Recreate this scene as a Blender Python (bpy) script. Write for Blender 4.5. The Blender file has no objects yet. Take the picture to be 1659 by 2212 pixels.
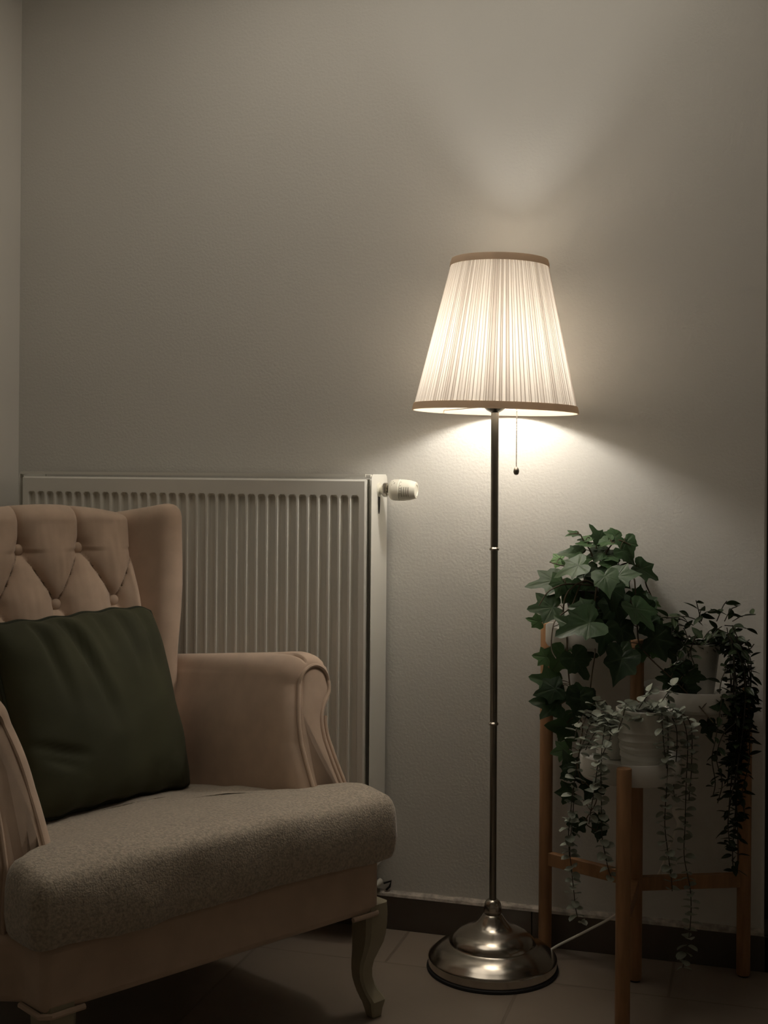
import bpy, bmesh, math, random
from mathutils import Vector, Matrix, noise
random.seed(7)
PI = math.pi
scene = bpy.context.scene
COL = scene.collection

# ------------------------------------------------------------------ camera
FPX, TH, RO, CH = 2700.0, math.radians(16.4), .0078, 1.081
CAM = Vector((0, -2.855, CH))
r_ = Vector((math.cos(TH), math.sin(TH), 0)); f_ = Vector((-math.sin(TH), math.cos(TH), 0)); z_ = Vector((0, 0, 1))
R_ = r_*math.cos(RO) + z_*math.sin(RO); U_ = -r_*math.sin(RO) + z_*math.cos(RO)
cd = bpy.data.cameras.new('camera'); cam = bpy.data.objects.new('camera', cd); COL.objects.link(cam)
m = Matrix((R_, U_, -f_)).transposed().to_4x4(); m.translation = CAM
cam.matrix_world = m
cd.sensor_fit = 'VERTICAL'; cd.sensor_height = 36; cd.lens = FPX/2212*36; cd.shift_y = -(1106-1020)/2212
cd.clip_start = .05
scene.camera = cam
def at(px, py, d):        # point at distance d along the view axis (used to measure the place)
    return CAM + (f_ + R_*(px-829.5)/FPX - U_*(py-1020)/FPX)*d
def aty(px, py, y):
    v = f_ + R_*(px-829.5)/FPX - U_*(py-1020)/FPX
    return CAM + v*((y-CAM.y)/v.y)

# ------------------------------------------------------------------ world, exposure
w = bpy.data.worlds.new('world'); scene.world = w; w.use_nodes = True
w.node_tree.nodes['Background'].inputs[0].default_value = (.9, .95, 1, 1)
w.node_tree.nodes['Background'].inputs[1].default_value = .0
scene.view_settings.view_transform = 'Standard'; scene.view_settings.look = 'None'
scene.view_settings.gamma = 1; scene.view_settings.use_curve_mapping = False
scene.view_settings.exposure = 0.0
BULB = 148.0
FILL = 1.75
FILL2 = 3.4
scene.cycles.use_denoising = True
scene.cycles.max_bounces = 10; scene.cycles.diffuse_bounces = 6; scene.cycles.transmission_bounces = 8
scene.cycles.sample_clamp_indirect = 6.0
scene.cycles.caustics_refractive = False

# two soft fill lights, added out of frame overhead to lift the dim room
ld = bpy.data.lights.new('fill_light', 'AREA'); ld.shape = 'DISK'; ld.size = .9; ld.energy = FILL; ld.color = (1, .89, .75)
lo = bpy.data.objects.new('fill_light', ld); COL.objects.link(lo); lo.location = (-.35, -.55, 2.40)
ld2 = bpy.data.lights.new('fill_light', 'AREA'); ld2.shape = 'DISK'; ld2.size = 1.0; ld2.energy = FILL2; ld2.color = (1, .89, .75)
lo2 = bpy.data.objects.new('fill_light', ld2); COL.objects.link(lo2); lo2.location = (-.98, -.72, 2.40)

# ------------------------------------------------------------------ helpers
XF = {}
def tag(o, label=None, cat=None, group=None, kind=None):
    if label: o['label'] = label
    if cat: o['category'] = cat
    if group: o['group'] = group
    if kind: o['kind'] = kind
    return o
def empty(name, loc, rz=0, label=None, cat=None, group=None):
    o = bpy.data.objects.new(name, None); COL.objects.link(o)
    o.location = loc; o.rotation_euler = (0, 0, rz); o.empty_display_size = .1
    XF[o.name] = (Matrix.Translation(Vector(loc)) @ Matrix.Rotation(rz, 4, 'Z')).inverted()
    return tag(o, label, cat, group)

class MB:
    """collects faces; build() links them as one mesh object"""
    def __init__(s): s.v = []; s.f = []; s.att = {}
    def add(s, vs, fs, **att):
        b = len(s.v); s.v += [Vector(v) for v in vs]; s.f += [[i+b for i in f] for f in fs]
        for k, a in att.items():
            s.att.setdefault(k, {})
            for i, x in enumerate(a if isinstance(a, (list, tuple)) else [a]*len(vs)): s.att[k][b+i] = x
        return s
    def box(s, a, b):
        x0, y0, z0 = a; x1, y1, z1 = b
        return s.add([(x0,y0,z0),(x1,y0,z0),(x1,y1,z0),(x0,y1,z0),(x0,y0,z1),(x1,y0,z1),(x1,y1,z1),(x0,y1,z1)],
                     [(0,3,2,1),(4,5,6,7),(0,1,5,4),(1,2,6,5),(2,3,7,6),(3,0,4,7)])
    def loft(s, rings, closed=True, cap0=True, cap1=True):
        n = len(rings[0]); vs = [p for r in rings for p in r]; fs = []
        for k in range(len(rings)-1):
            for i in range(n if closed else n-1):
                j = (i+1) % n
                fs.append((k*n+i, k*n+j, (k+1)*n+j, (k+1)*n+i))
        if cap0: fs.append(tuple(reversed(range(n))))
        if cap1: fs.append(tuple((len(rings)-1)*n+i for i in range(n)))
        return s.add(vs, fs)
    def lathe(s, prof, n=48, c=(0,0,0), axis='Z', cap=True):
        rings = []
        for r, h in prof:
            ring = []
            for i in range(n):
                a = 2*PI*i/n; u, v = r*math.cos(a), r*math.sin(a)
                p = (u, v, h) if axis == 'Z' else (h, u, v)
                ring.append(Vector(p)+Vector(c))
            rings.append(ring)
        return s.loft(rings, True, cap, cap)
    def tube(s, pts, r, n=8, closed=False):
        pts = [Vector(p) for p in pts]; rings = []; N = len(pts); up = None
        for i, p in enumerate(pts):
            if closed: t = pts[(i+1) % N]-pts[i-1]
            else: t = pts[min(i+1, N-1)]-pts[max(i-1, 0)]
            if t.length < 1e-9: t = Vector((0, 0, 1))
            t.normalize()
            if up is None: up = t.orthogonal()
            up = up - t*up.dot(t)
            if up.length < 1e-6: up = t.orthogonal()
            up.normalize(); q = t.cross(up)
            rr = r[i] if isinstance(r, (list, tuple)) else r
            rings.append([p+(up*math.cos(2*PI*k/n)+q*math.sin(2*PI*k/n))*rr for k in range(n)])
        if closed: rings.append(rings[0]); return s.loft(rings, True, False, False)
        return s.loft(rings)
    def ball(s, c, r, n=12, sc=(1,1,1)):
        prof = [(max(1e-5, r*math.sin(PI*k/(n//2+2)))*1.0, -r*math.cos(PI*k/(n//2+2))) for k in range(n//2+3)]
        rings = [[Vector(c)+Vector((a*math.cos(2*PI*i/n)*sc[0], a*math.sin(2*PI*i/n)*sc[1], h*sc[2])) for i in range(n)] for a, h in prof]
        return s.loft(rings)
    def xf(s, fn): s.v = [Vector(fn(v)) for v in s.v]; return s
    def build(s, name, mat, parent=None, world=False, smooth=True, sharp=35, label=None, bevel=0, kind=None, root=None):
        me = bpy.data.meshes.new(name)
        vs = s.v
        if world:
            M = XF[(root or parent).name]; vs = [M @ v for v in vs]
        me.from_pydata([tuple(v) for v in vs], [], s.f); me.update()
        bm = bmesh.new(); bm.from_mesh(me)
        bmesh.ops.recalc_face_normals(bm, faces=bm.faces) if name not in NOFLIP else None
        bm.to_mesh(me); bm.free()
        for k, d in s.att.items():
            a = me.attributes.new(k, 'FLOAT', 'POINT')
            for i, x in d.items(): a.data[i].value = x
        if smooth:
            me.polygons.foreach_set('use_smooth', [True]*len(me.polygons)); me.set_sharp_from_angle(angle=math.radians(sharp))
        me.materials.append(mat)
        o = bpy.data.objects.new(name, me); COL.objects.link(o)
        if parent: o.parent = parent
        if bevel:
            b = o.modifiers.new('bevel', 'BEVEL'); b.width = bevel; b.segments = 3; b.limit_method = 'ANGLE'; b.harden_normals = False
        if label: o['label'] = label
        if kind: o['kind'] = kind
        return o
NOFLIP = {'foliage'}
def spline(pts, n=8):
    """Catmull-Rom through the points"""
    P = [Vector(p) for p in pts]; P = [P[0]*2-P[1]]+P+[P[-1]*2-P[-2]]; out = []
    for i in range(1, len(P)-2):
        for k in range(n):
            t = k/n; a, b, c, d = P[i-1:i+3]
            out.append(.5*((2*b)+(c-a)*t+(2*a-5*b+4*c-d)*t*t+(3*b-a-3*c+d)*t**3))
    out.append(P[-2]); return out
def sstep(a, b, x):
    t = min(1, max(0, (x-a)/(b-a))); return t*t*(3-2*t)

# ------------------------------------------------------------------ materials
def mat(name, col, rough=.6, metal=0, spec=.5, sheen=0, noise_s=0, noise_a=0, bump=0, bump_s=200, bump_d=.002, col2=None, coat=0, detail=4, stretch=None):
    m = bpy.data.materials.new(name); m.use_nodes = True; nt = m.node_tree; N = nt.nodes; L = nt.links
    b = N['Principled BSDF']
    b.inputs['Base Color'].default_value = (*col, 1); b.inputs['Roughness'].default_value = rough
    b.inputs['Metallic'].default_value = metal; b.inputs['Specular IOR Level'].default_value = spec
    b.inputs['Sheen Weight'].default_value = sheen; b.inputs['Coat Weight'].default_value = coat
    b.inputs['Sheen Roughness'].default_value = .4
    tc = N.new('ShaderNodeTexCoord'); src = tc.outputs['Object']
    if stretch:
        mp = N.new('ShaderNodeMapping'); mp.inputs['Scale'].default_value = stretch
        L.new(src, mp.inputs['Vector']); src = mp.outputs[0]
    if noise_a:
        n = N.new('ShaderNodeTexNoise'); n.inputs['Scale'].default_value = noise_s; n.inputs['Detail'].default_value = detail
        L.new(src, n.inputs['Vector'])
        r = N.new('ShaderNodeValToRGB'); r.color_ramp.elements[0].position = .35; r.color_ramp.elements[1].position = .65
        c2 = col2 or tuple(min(1, c*(1+noise_a)) for c in col); c1 = tuple(c*(1-noise_a) for c in col) if not col2 else col
        r.color_ramp.elements[0].color = (*c1, 1); r.color_ramp.elements[1].color = (*c2, 1)
        L.new(n.outputs['Fac'], r.inputs['Fac']); L.new(r.outputs['Color'], b.inputs['Base Color'])
    if bump:
        n2 = N.new('ShaderNodeTexNoise'); n2.inputs['Scale'].default_value = bump_s; n2.inputs['Detail'].default_value = 3
        L.new(src, n2.inputs['Vector'])
        bp = N.new('ShaderNodeBump'); bp.inputs['Strength'].default_value = bump; bp.inputs['Distance'].default_value = bump_d
        L.new(n2.outputs['Fac'], bp.inputs['Height']); L.new(bp.outputs['Normal'], b.inputs['Normal'])
    return m

M_wall = mat('wall_paint', (.66, .65, .61), .55, spec=.35, noise_s=1.3, noise_a=.03, bump=.5, bump_s=150, bump_d=.0014)
M_wall2 = mat('plain_paint', (.74, .725, .68), .8, noise_s=1.3, noise_a=.03)
M_ceil = mat('ceiling_paint', (.86, .85, .82), .9, noise_s=2, noise_a=.02)
M_base = mat('plinth_tile', (.085, .068, .052), .45, noise_s=9, noise_a=.15)
M_grout = mat('plinth_grout', (.42, .38, .33), .9, noise_s=60, noise_a=.3, bump=.6, bump_s=150)
M_black = mat('dark_door_glass', (.008, .009, .009), .25)
M_rad = mat('radiator_enamel', (.76, .75, .69), .33, spec=.5, noise_s=3, noise_a=.02)
M_dark = mat('dark_void', (.02, .018, .015), .8)
M_chair = mat('beige_velour', (.545, .412, .312), .9, sheen=.35, noise_s=22, noise_a=.06, bump=.25, bump_s=900, bump_d=.0006)
M_seat = mat('plush_cover', (.46, .40, .32), .95, sheen=.5, noise_s=190, noise_a=.24, bump=.6, bump_s=300, bump_d=.003, detail=3)
M_green = mat('green_cotton', (.036, .038, .014), .85, sheen=.03, noise_s=8, noise_a=.12, bump=.2, bump_s=1200, bump_d=.0005)
M_greenp = mat('green_piping', (.022, .026, .012), .9, noise_s=300, noise_a=.2)
M_cream = mat('cream_lacquer', (.36, .325, .23), .4, noise_s=15, noise_a=.05)
M_steel = mat('brushed_steel', (.50, .465, .41), .19, metal=1, noise_s=40, noise_a=.06, bump=.05, bump_s=300, bump_d=.0005)
M_pole = mat('satin_steel_tube', (.27, .255, .22), .3, metal=1, noise_s=30, noise_a=.05)
M_rubber = mat('black_rubber', (.012, .012, .012), .6, noise_s=50, noise_a=.1)
M_wood = mat('bamboo_wood', (.31, .165, .075), .5, noise_s=14, noise_a=.16, detail=6, stretch=(6, 6, .8), bump=.1, bump_s=60)
M_tray = mat('white_tray_metal', (.70, .69, .65), .35, noise_s=10, noise_a=.02)
M_pot = mat('white_ceramic', (.66, .65, .60), .5, noise_s=30, noise_a=.04, bump=.3, bump_s=60, bump_d=.001)
M_potd = mat('black_nursery_pot', (.02, .018, .015), .6, noise_s=30, noise_a=.1)
M_soil = mat('dark_moss', (.02, .018, .01), .95, noise_s=60, noise_a=.5, bump=.8, bump_s=90, bump_d=.01)
M_cord = mat('white_cord_plastic', (.72, .69, .62), .45, noise_s=20, noise_a=.02)
M_valve = mat('cream_plastic', (.78, .76, .66), .4, noise_s=30, noise_a=.02)
M_mark = mat('grey_print', (.10, .09, .07), .7, noise_s=30, noise_a=.05)
M_trim = mat('shade_trim_band', (.40, .31, .22), .85, noise_s=200, noise_a=.1)
M_ivystem = mat('brown_vine', (.065, .045, .02), .7, noise_s=80, noise_a=.25)
M_estem = mat('dark_twig', (.05, .045, .03), .7, noise_s=80, noise_a=.2)

def floor_mat():
    m = mat('floor_tile', (.175, .145, .115), .38, spec=.4)
    nt = m.node_tree; N = nt.nodes; L = nt.links; b = N['Principled BSDF']
    tc = N.new('ShaderNodeTexCoord'); mp = N.new('ShaderNodeMapping'); mp.inputs['Location'].default_value = (.462, .208, 0)
    br = N.new('ShaderNodeTexBrick'); br.offset = .5; br.inputs['Scale'].default_value = 1
    br.inputs['Brick Width'].default_value = .61; br.inputs['Row Height'].default_value = .61
    br.inputs['Mortar Size'].default_value = .0035; br.inputs['Mortar Smooth'].default_value = .2; br.inputs['Bias'].default_value = 0
    br.inputs['Color1'].default_value = (.30, .247, .197, 1); br.inputs['Color2'].default_value = (.275, .227, .18, 1); br.inputs['Mortar'].default_value = (.225, .185, .145, 1)
    no = N.new('ShaderNodeTexNoise'); no.inputs['Scale'].default_value = 5; no.inputs['Detail'].default_value = 6
    mx = N.new('ShaderNodeMix'); mx.data_type = 'RGBA'; mx.blend_type = 'MULTIPLY'; mx.inputs['Factor'].default_value = .35
    L.new(tc.outputs['Object'], mp.inputs[0]); L.new(mp.outputs[0], br.inputs['Vector']); L.new(tc.outputs['Object'], no.inputs['Vector'])
    L.new(br.outputs['Color'], mx.inputs['A']); L.new(no.outputs['Fac'], mx.inputs['B']); L.new(mx.outputs['Result'], b.inputs['Base Color'])
    bp = N.new('ShaderNodeBump'); bp.inputs['Strength'].default_value = .4; bp.inputs['Distance'].default_value = .002; bp.invert = True
    L.new(br.outputs['Fac'], bp.inputs['Height']); L.new(bp.outputs[0], b.inputs['Normal'])
    return m
M_floor = floor_mat()

def shade_mat():
    m = bpy.data.materials.new('pleated_shade_fabric'); m.use_nodes = True; nt = m.node_tree; N = nt.nodes; L = nt.links
    out = N['Material Output']; N.remove(N['Principled BSDF'])
    at_ = N.new('ShaderNodeAttribute'); at_.attribute_name = 'fold'
    rd = N.new('ShaderNodeValToRGB'); rd.color_ramp.elements[0].color = (.66, .63, .585, 1); rd.color_ramp.elements[1].color = (.50, .44, .37, 1)
    rt = N.new('ShaderNodeValToRGB'); rt.color_ramp.elements[0].color = (.165, .152, .135, 1); rt.color_ramp.elements[1].color = (.040, .030, .024, 1)
    d = N.new('ShaderNodeBsdfDiffuse'); t = N.new('ShaderNodeBsdfTranslucent'); a = N.new('ShaderNodeAddShader')
    L.new(at_.outputs['Fac'], rd.inputs[0]); L.new(at_.outputs['Fac'], rt.inputs[0])
    L.new(rd.outputs[0], d.inputs[0]); L.new(rt.outputs[0], t.inputs[0])
    L.new(d.outputs[0], a.inputs[0]); L.new(t.outputs[0], a.inputs[1]); L.new(a.outputs[0], out.inputs[0])
    return m
M_shade = shade_mat()
def band_mat():
    m = bpy.data.materials.new('shade_trim_band'); m.use_nodes = True; nt = m.node_tree; N = nt.nodes; L = nt.links
    N.remove(N['Principled BSDF']); d = N.new('ShaderNodeBsdfDiffuse'); t = N.new('ShaderNodeBsdfTranslucent'); a = N.new('ShaderNodeAddShader')
    no = N.new('ShaderNodeTexNoise'); no.inputs['Scale'].default_value = 120; r = N.new('ShaderNodeValToRGB')
    r.color_ramp.elements[0].color = (.33, .285, .235, 1); r.color_ramp.elements[1].color = (.38, .335, .285, 1); L.new(no.outputs[0], r.inputs[0])
    L.new(r.outputs[0], d.inputs[0]); L.new(r.outputs[0], t.inputs[0]); L.new(d.outputs[0], a.inputs[0]); L.new(t.outputs[0], a.inputs[1]); L.new(a.outputs[0], N['Material Output'].inputs[0]); return m
M_trim = band_mat()

def leaf_mat(name, dark, light, trans, rough=.42, under=None):
    m = bpy.data.materials.new(name); m.use_nodes = True; nt = m.node_tree; N = nt.nodes; L = nt.links
    out = N['Material Output']; b = N['Principled BSDF']; b.inputs['Roughness'].default_value = rough; b.inputs['Specular IOR Level'].default_value = .3
    tn = N.new('ShaderNodeAttribute'); tn.attribute_name = 'tint'
    vn = N.new('ShaderNodeAttribute'); vn.attribute_name = 'vein'
    no = N.new('ShaderNodeTexNoise'); no.inputs['Scale'].default_value = 40; no.inputs['Detail'].default_value = 3
    tc = N.new('ShaderNodeTexCoord'); L.new(tc.outputs['Object'], no.inputs['Vector'])
    ad = N.new('ShaderNodeMath'); ad.operation = 'MULTIPLY_ADD'; ad.inputs[1].default_value = .25; L.new(no.outputs['Fac'], ad.inputs[0])
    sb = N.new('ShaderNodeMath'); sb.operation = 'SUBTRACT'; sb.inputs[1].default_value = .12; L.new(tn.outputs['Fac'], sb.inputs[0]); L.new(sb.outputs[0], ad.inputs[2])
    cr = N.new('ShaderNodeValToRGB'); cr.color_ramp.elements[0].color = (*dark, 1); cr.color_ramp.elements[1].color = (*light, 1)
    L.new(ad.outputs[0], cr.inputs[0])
    mx = N.new('ShaderNodeMix'); mx.data_type = 'RGBA'; mx.blend_type = 'MIX'
    mx.inputs['B'].default_value = (min(1, dark[0]*3+.02), min(1, dark[1]*2.4+.02), min(1, dark[2]*2.5+.01), 1)
    ms = N.new('ShaderNodeMath'); ms.operation = 'MULTIPLY'; ms.inputs[1].default_value = .5; L.new(vn.outputs['Fac'], ms.inputs[0])
    L.new(ms.outputs[0], mx.inputs['Factor']); L.new(cr.outputs[0], mx.inputs['A']); L.new(mx.outputs['Result'], b.inputs['Base Color'])
    bp = N.new('ShaderNodeBump'); bp.inputs['Strength'].default_value = .5; bp.inputs['Distance'].default_value = .0015; bp.invert = True
    L.new(vn.outputs['Fac'], bp.inputs['Height']); L.new(bp.outputs[0], b.inputs['Normal'])
    t = N.new('ShaderNodeBsdfTranslucent'); L.new(cr.outputs[0], t.inputs[0])
    mixs = N.new('ShaderNodeMixShader'); mixs.inputs[0].default_value = trans
    L.new(b.outputs[0], mixs.inputs[1]); L.new(t.outputs[0], mixs.inputs[2]); L.new(mixs.outputs[0], out.inputs[0])
    return m
M_ivy = leaf_mat('ivy_leaf', (.017, .034, .018), (.14, .27, .10), .24, .42)
M_ruscus = leaf_mat('dark_pointed_leaf', (.016, .028, .012), (.07, .11, .04), .18, .45)
M_euca = leaf_mat('grey_green_leaf', (.13, .165, .13), (.50, .53, .45), .22, .55)

# ------------------------------------------------------------------ the room
XL, XE, ZC, YF, XR = -1.833, .033, 2.42, -3.7, 1.7
def struct(name, mb, m, **k):
    o = mb.build(name, m, smooth=False, **k); o['kind'] = 'structure'; return o
struct('floor', MB().box((XL-.12, YF-.12, -.1), (XR+.12, .9, 0)), M_floor)
struct('ceiling', MB().box((XL-.12, YF-.12, ZC), (XR+.12, .9, ZC+.1)), M_ceil)
struct('wall_left', MB().box((XL-.12, YF-.12, 0), (XL, .16, ZC)), M_wall2)
struct('wall_front', MB().box((XL-.12, YF-.12, 0), (XR+.12, YF, ZC)), M_wall2)
struct('wall_right', MB().box((XR, YF-.12, 0), (XR+.12, .9, ZC)), M_wall2)
wb = MB()
ring = lambda z: [(XL, 0, z), (XE-.006, 0, z), (XE-.0018, .0018, z), (XE, .006, z), (XE, .16, z), (XL, .16, z)]
wb.loft([ring(0), ring(ZC)])
struct('wall_back', wb, M_wall)
struct('wall_recess', MB().box((XE+.95, .0, 0), (XR, .16, ZC)).box((XE, .0, 2.15), (XE+.95, .16, ZC)), M_wall2)
struct('door_1', MB().box((XE, .10, 0), (XE+.95, .14, 2.15)), M_black)
# plinth with its tiles and the rough grout line along its top
bb = MB(); x = XL
for x1 in (-1.52, -.99, -.475, XE+.012):
    bb.box((x, -.012, 0), (x1-.0015, 0, .078)); x = x1
bb.box((XE, -.012, 0), (XE+.012, .10, .078))
struct('baseboard_back', bb, M_base, bevel=.0015)
g = MB(); ptsu, ringsg = [], []
n = 160
for i in range(n+1):
    xx = XL+(XE-XL)*i/n; j = noise.noise((xx*40, 3, 1))*.0022; k = noise.noise((xx*23, 8, 5))*.0025
    ringsg.append([(xx, -.0125-.001*abs(j)*100*.3, .0775), (xx, -.0105+j*.3, .0835+j), (xx, -.002, .088+k), (xx, .0, .0895+k), (xx, .0, .0775)])
g.loft(ringsg)
struct('trim_1', g, M_grout)
struct('baseboard_left', MB().box((XL, YF, 0), (XL+.012, -.012, .078)), M_base, bevel=.0015)

# ------------------------------------------------------------------ radiator
RX0, RX1, RY, RZ0, RZ1 = -1.745, -.829, -.140, .165, 1.076
rad = empty('radiator', (RX0, -.07, RZ0), 0, 'white ribbed panel radiator with a thermostat knob on the wall behind the armchair', 'radiator')
# front panel: pressed channels with rounded tops
pan = MB()
x0, x1 = RX0+.012, RX1-.012; z0, z1 = RZ0+.012, RZ1-.012
NC = 34; per = (x1-x0-.03)/NC; NX, = (NC*14,)
zt, zb = z1-.036, z0+.036
zs = [z0, z0+.004]+[zb-.004+i*.002 for i in range(11)]+[zb+.03+(zt-zb-.06)*i/6 for i in range(7)]+[zt-.016+i*.002 for i in range(11)]+[z1-.004, z1]
def chan(x, z):
    u = ((x-x0-.015)/per) % 1.0 if x0+.015 <= x <= x1-.015 else 0
    a = abs(u-.5)*per; hw = per*.40
    if a > hw: return 0
    zz = zt-(hw-math.sqrt(max(0, hw*hw-a*a)))*1.0; zl = zb+(hw-math.sqrt(max(0, hw*hw-a*a)))
    e = min(1, max(0, (zz-z)/.0035)); e2 = min(1, max(0, (z-zl)/.0035))
    return .0105*min(e, e2)*sstep(0, .42, (hw-a)/hw)
cols = [x0, x0+.004]+[x0+.015+(x1-x0-.03)*i/NX for i in range(NX+1)]+[x1-.004, x1]
grid = []
for zz in zs:
    row = []
    for xx in cols:
        edge = min(xx-x0, x1-xx, zz-z0, z1-zz)
        y = RY+chan(xx, zz)+(.003 if edge < .001 else 0)
        row.append(Vector((xx, y, zz)))
    grid.append(row)
back = [[Vector((xx, RY+.022, zz)) for xx in (x0, x1)] for zz in (z0, z1)]
nv = len(cols); vs = [p for r in grid for p in r]; fs = [(k*nv+i, k*nv+i+1, (k+1)*nv+i+1, (k+1)*nv+i) for k in range(len(zs)-1) for i in range(nv-1)]
pan.add(vs, fs)
pan.box((x0, RY+.0155, z0), (x1, RY+.03, z1))
# rim walls closing the panel to its back
pan.box((x0, RY+.003, z1-.001), (x1, RY+.02, z1)); pan.box((x1-.001, RY+.003, z0), (x1, RY+.02, z1)); pan.box((x0, RY+.003, z0), (x0+.001, RY+.02, z1))
pan.build('front_panel', M_rad, rad, world=True, sharp=30)
def sidecover(xa, xb, name):
    s = MB()
    pr = lambda x: [(x, RY+.004, RZ0+.012), (x, RY+.004, RZ1-.014), (x, RY+.008, RZ1-.004), (x, RY+.018, RZ1), (x, -.022, RZ1), (x, -.014, RZ1-.004), (x, -.010, RZ1-.012), (x, -.010, RZ0), (x, RY+.016, RZ0)]
    s.loft([pr(xa), pr(xb)])
    return s.build(name, M_rad, rad, world=True, smooth=False, bevel=.0015)
side = sidecover(RX1-.002, RX1, 'side_cover'); sidecover(RX0, RX0+.002, 'side_cover')
sl = MB()
sl.loft([[Vector((RX1+.0006, -.078+.0085*math.cos(2*PI*k/20)*q, RZ1-.062+.030*math.sin(2*PI*k/20)*q)) for k in range(20)] for q in (.02, 1)], cap0=True, cap1=False)
sl.build('pipe_slot', M_dark, side, world=True, root=rad, label='dark slot in the radiator side')
for xa, xb in ((RX1-.016, RX1-.004), (RX0+.004, RX0+.014)):
    MB().box((xa, RY+.008, RZ1-.008), (xb, RY+.02, RZ1-.001)).build('corner_clip', M_rad, rad, world=True, smooth=False, bevel=.001)
tg = MB().box((RX0+.004, RY+.006, RZ1-.006), (RX1-.016, RY+.010, RZ1))
for k in range(58):
    xx = RX0+.02+k*.0152
    if xx < RX1-.02: tg.box((xx, RY+.01, RZ1-.005), (xx+.004, -.016, RZ1-.002))
tg.box((RX0+.004, -.018, RZ1-.006), (RX1-.004, -.012, RZ1))
tg.build('top_grille', M_rad, rad, world=True, smooth=False)
bk = MB().box((RX0+.01, -.045, RZ0+.012), (RX1-.01, -.030, RZ1-.012)); bk.build('rear_panel', M_rad, rad, world=True, smooth=False, bevel=.003)
for xx in (RX0+.15, RX1-.15): MB().box((xx, -.032, RZ0+.05), (xx+.03, 0, RZ1-.08)).build('wall_bracket', M_rad, rad, world=True, smooth=False)
# thermostat
vy, vz = -.078, RZ1-.036
def lx(prof, n=40): return MB().lathe([(r, RX1+.006+h if h > .003 else RX1+h) for r, h in prof], n, (0, vy, vz), 'X')
lx([(.0165, -.001), (.0165, .0015), (.0105, .002), (.0105, .006)]).build('pipe_collar', M_valve, rad, world=True)
nut = lx([(.0155, .005), (.0165, .0065), (.0165, .014), (.0125, .016), (.0125, .022)], 12)
nut.build('coupling_nut', M_steel, rad, world=True, smooth=False, label='chrome coupling nut')
hd = lx([(.0150, .0205), (.0190, .0215), (.0228, .025), (.0245, .031), (.0248, .044), (.0250, .0455), (.0236, .0465), (.0236, .0475)])
hd = hd.build('thermostat_body', M_valve, rad, world=True, label='cream plastic thermostat body')
dial = []
for h, r in ((.0475, .0225), (.0485, .0248)): dial.append((r, h))
for k in range(4):
    h = .0545+k*.0052; dial += [(.0246-k*.0006, h-.0010), (.0246-k*.0006, h)]
dial += [(.0200, .080), (.0185, .0835), (.0130, .0845), (.0120, .0830), (.0001, .0828)]
dl = lx(dial).build('thermostat_dial', M_valve, rad, world=True, label='cream tapered dial with ribbed grips')
mk = MB()
for k in range(4):       # dark slits of the grip, on the side facing the room
    h = .0545+k*.0052; rr = .0249-k*.0006; pts = []
    for q in range(9):
        a = PI+(-.35+.95*q/8)*1.0
        pts.append((RX1+.006+h, vy+rr*math.cos(a), vz-rr*math.sin(a-PI)*1.0-.001))
    mk.tube(pts, .0005, 5)
for a0 in (.85, .45, .2, -.05, -.3):   # small scale ticks
    mk.tube([(RX1+.006+.0500, vy-.0249*math.cos(a0), vz+.0249*math.sin(a0)), (RX1+.006+.0525, vy-.0247*math.cos(a0), vz+.0247*math.sin(a0))], .0004, 5)
mk.tube([(RX1+.006+.0335, vy-.0249*math.cos(.95), vz+.0249*math.sin(.95)), (RX1+.006+.0300, vy-.0248*math.cos(.45), vz+.0248*math.sin(.45))], .00035, 5)
mk.tube([(RX1+.006+.0370, vy-.0250*math.cos(.80), vz+.0250*math.sin(.80)), (RX1+.006+.0355, vy-.0250*math.cos(.60), vz+.0250*math.sin(.60))], .0005, 5)
mk.build('dial_markings', M_mark, dl, world=True, root=rad, label='tiny grey scale marks on the dial')
lp = MB().tube(spline([(RX1-.03, -.078, RZ0+.03), (RX1-.03, -.078, .118), (RX1-.02, -.04, .108), (RX1-.012, -.004, .108)]), .008, 12)
lp.build('lower_pipe', M_rad, rad, world=True)
esc = MB().tube([(RX1-.002, -.005, .105), (RX1+.016, -.006, .112), (RX1+.012, -.005, .098), (RX1+.004, -.005, .090)], .0028, 6)
esc.build('pipe_sleeve', M_dark, rad, world=True, label='dark broken pipe sleeve at the wall')

# ------------------------------------------------------------------ floor lamp
LX, LY = -.536, -.166
lamp = empty('floor_lamp', (LX, LY, 0), 0, 'tall floor lamp with a glowing white pleated shade and round steel base', 'lamp')
def lean(v): return Vector((v.x, v.y-.0165*max(0, v.z-.1), v.z))
lb = MB().lathe([(.1385, .006), (.1395, .008), (.1400, .012), (.1400, .023), (.1405, .0245), (.1398, .027), (.136, .030), (.130, .036), (.121, .0435), (.110, .050), (.100, .0545), (.0955, .0560),
    (.0935, .0575), (.0925, .0600), (.0915, .063), (.084, .072), (.072, .0800), (.060, .0850), (.052, .0880), (.0440, .0915), (.0370, .0965), (.0300, .1040), (.0245, .1120), (.0205, .1180), (.0175, .1200)], 96)
base = lb.build('base', M_steel, lamp, sharp=50)
MB().lathe([(.1425, 0), (.1436, .002), (.1430, .006), (.1385, .008)], 96).build('rubber_ring', M_rubber, base, label='black rubber ring')
MB().lathe([(.0165, .119), (.0180, .1195), (.0192, .122), (.0198, .128), (.0194, .135), (.0178, .142), (.0150, .147), (.0110, .1505), (.0085, .1515)], 40).xf(lean).build('pole_knob', M_steel, lamp)
MB().lathe([(.0077, .148), (.0077, .535)], 24).xf(lean).build('pole', M_pole, lamp)
MB().lathe([(.0080, .535), (.0080, .916)], 24).xf(lean).build('pole', M_pole, lamp)
MB().lathe([(.0084, .916), (.0084, 1.216)], 24).xf(lean).build('pole', M_pole, lamp)
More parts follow.
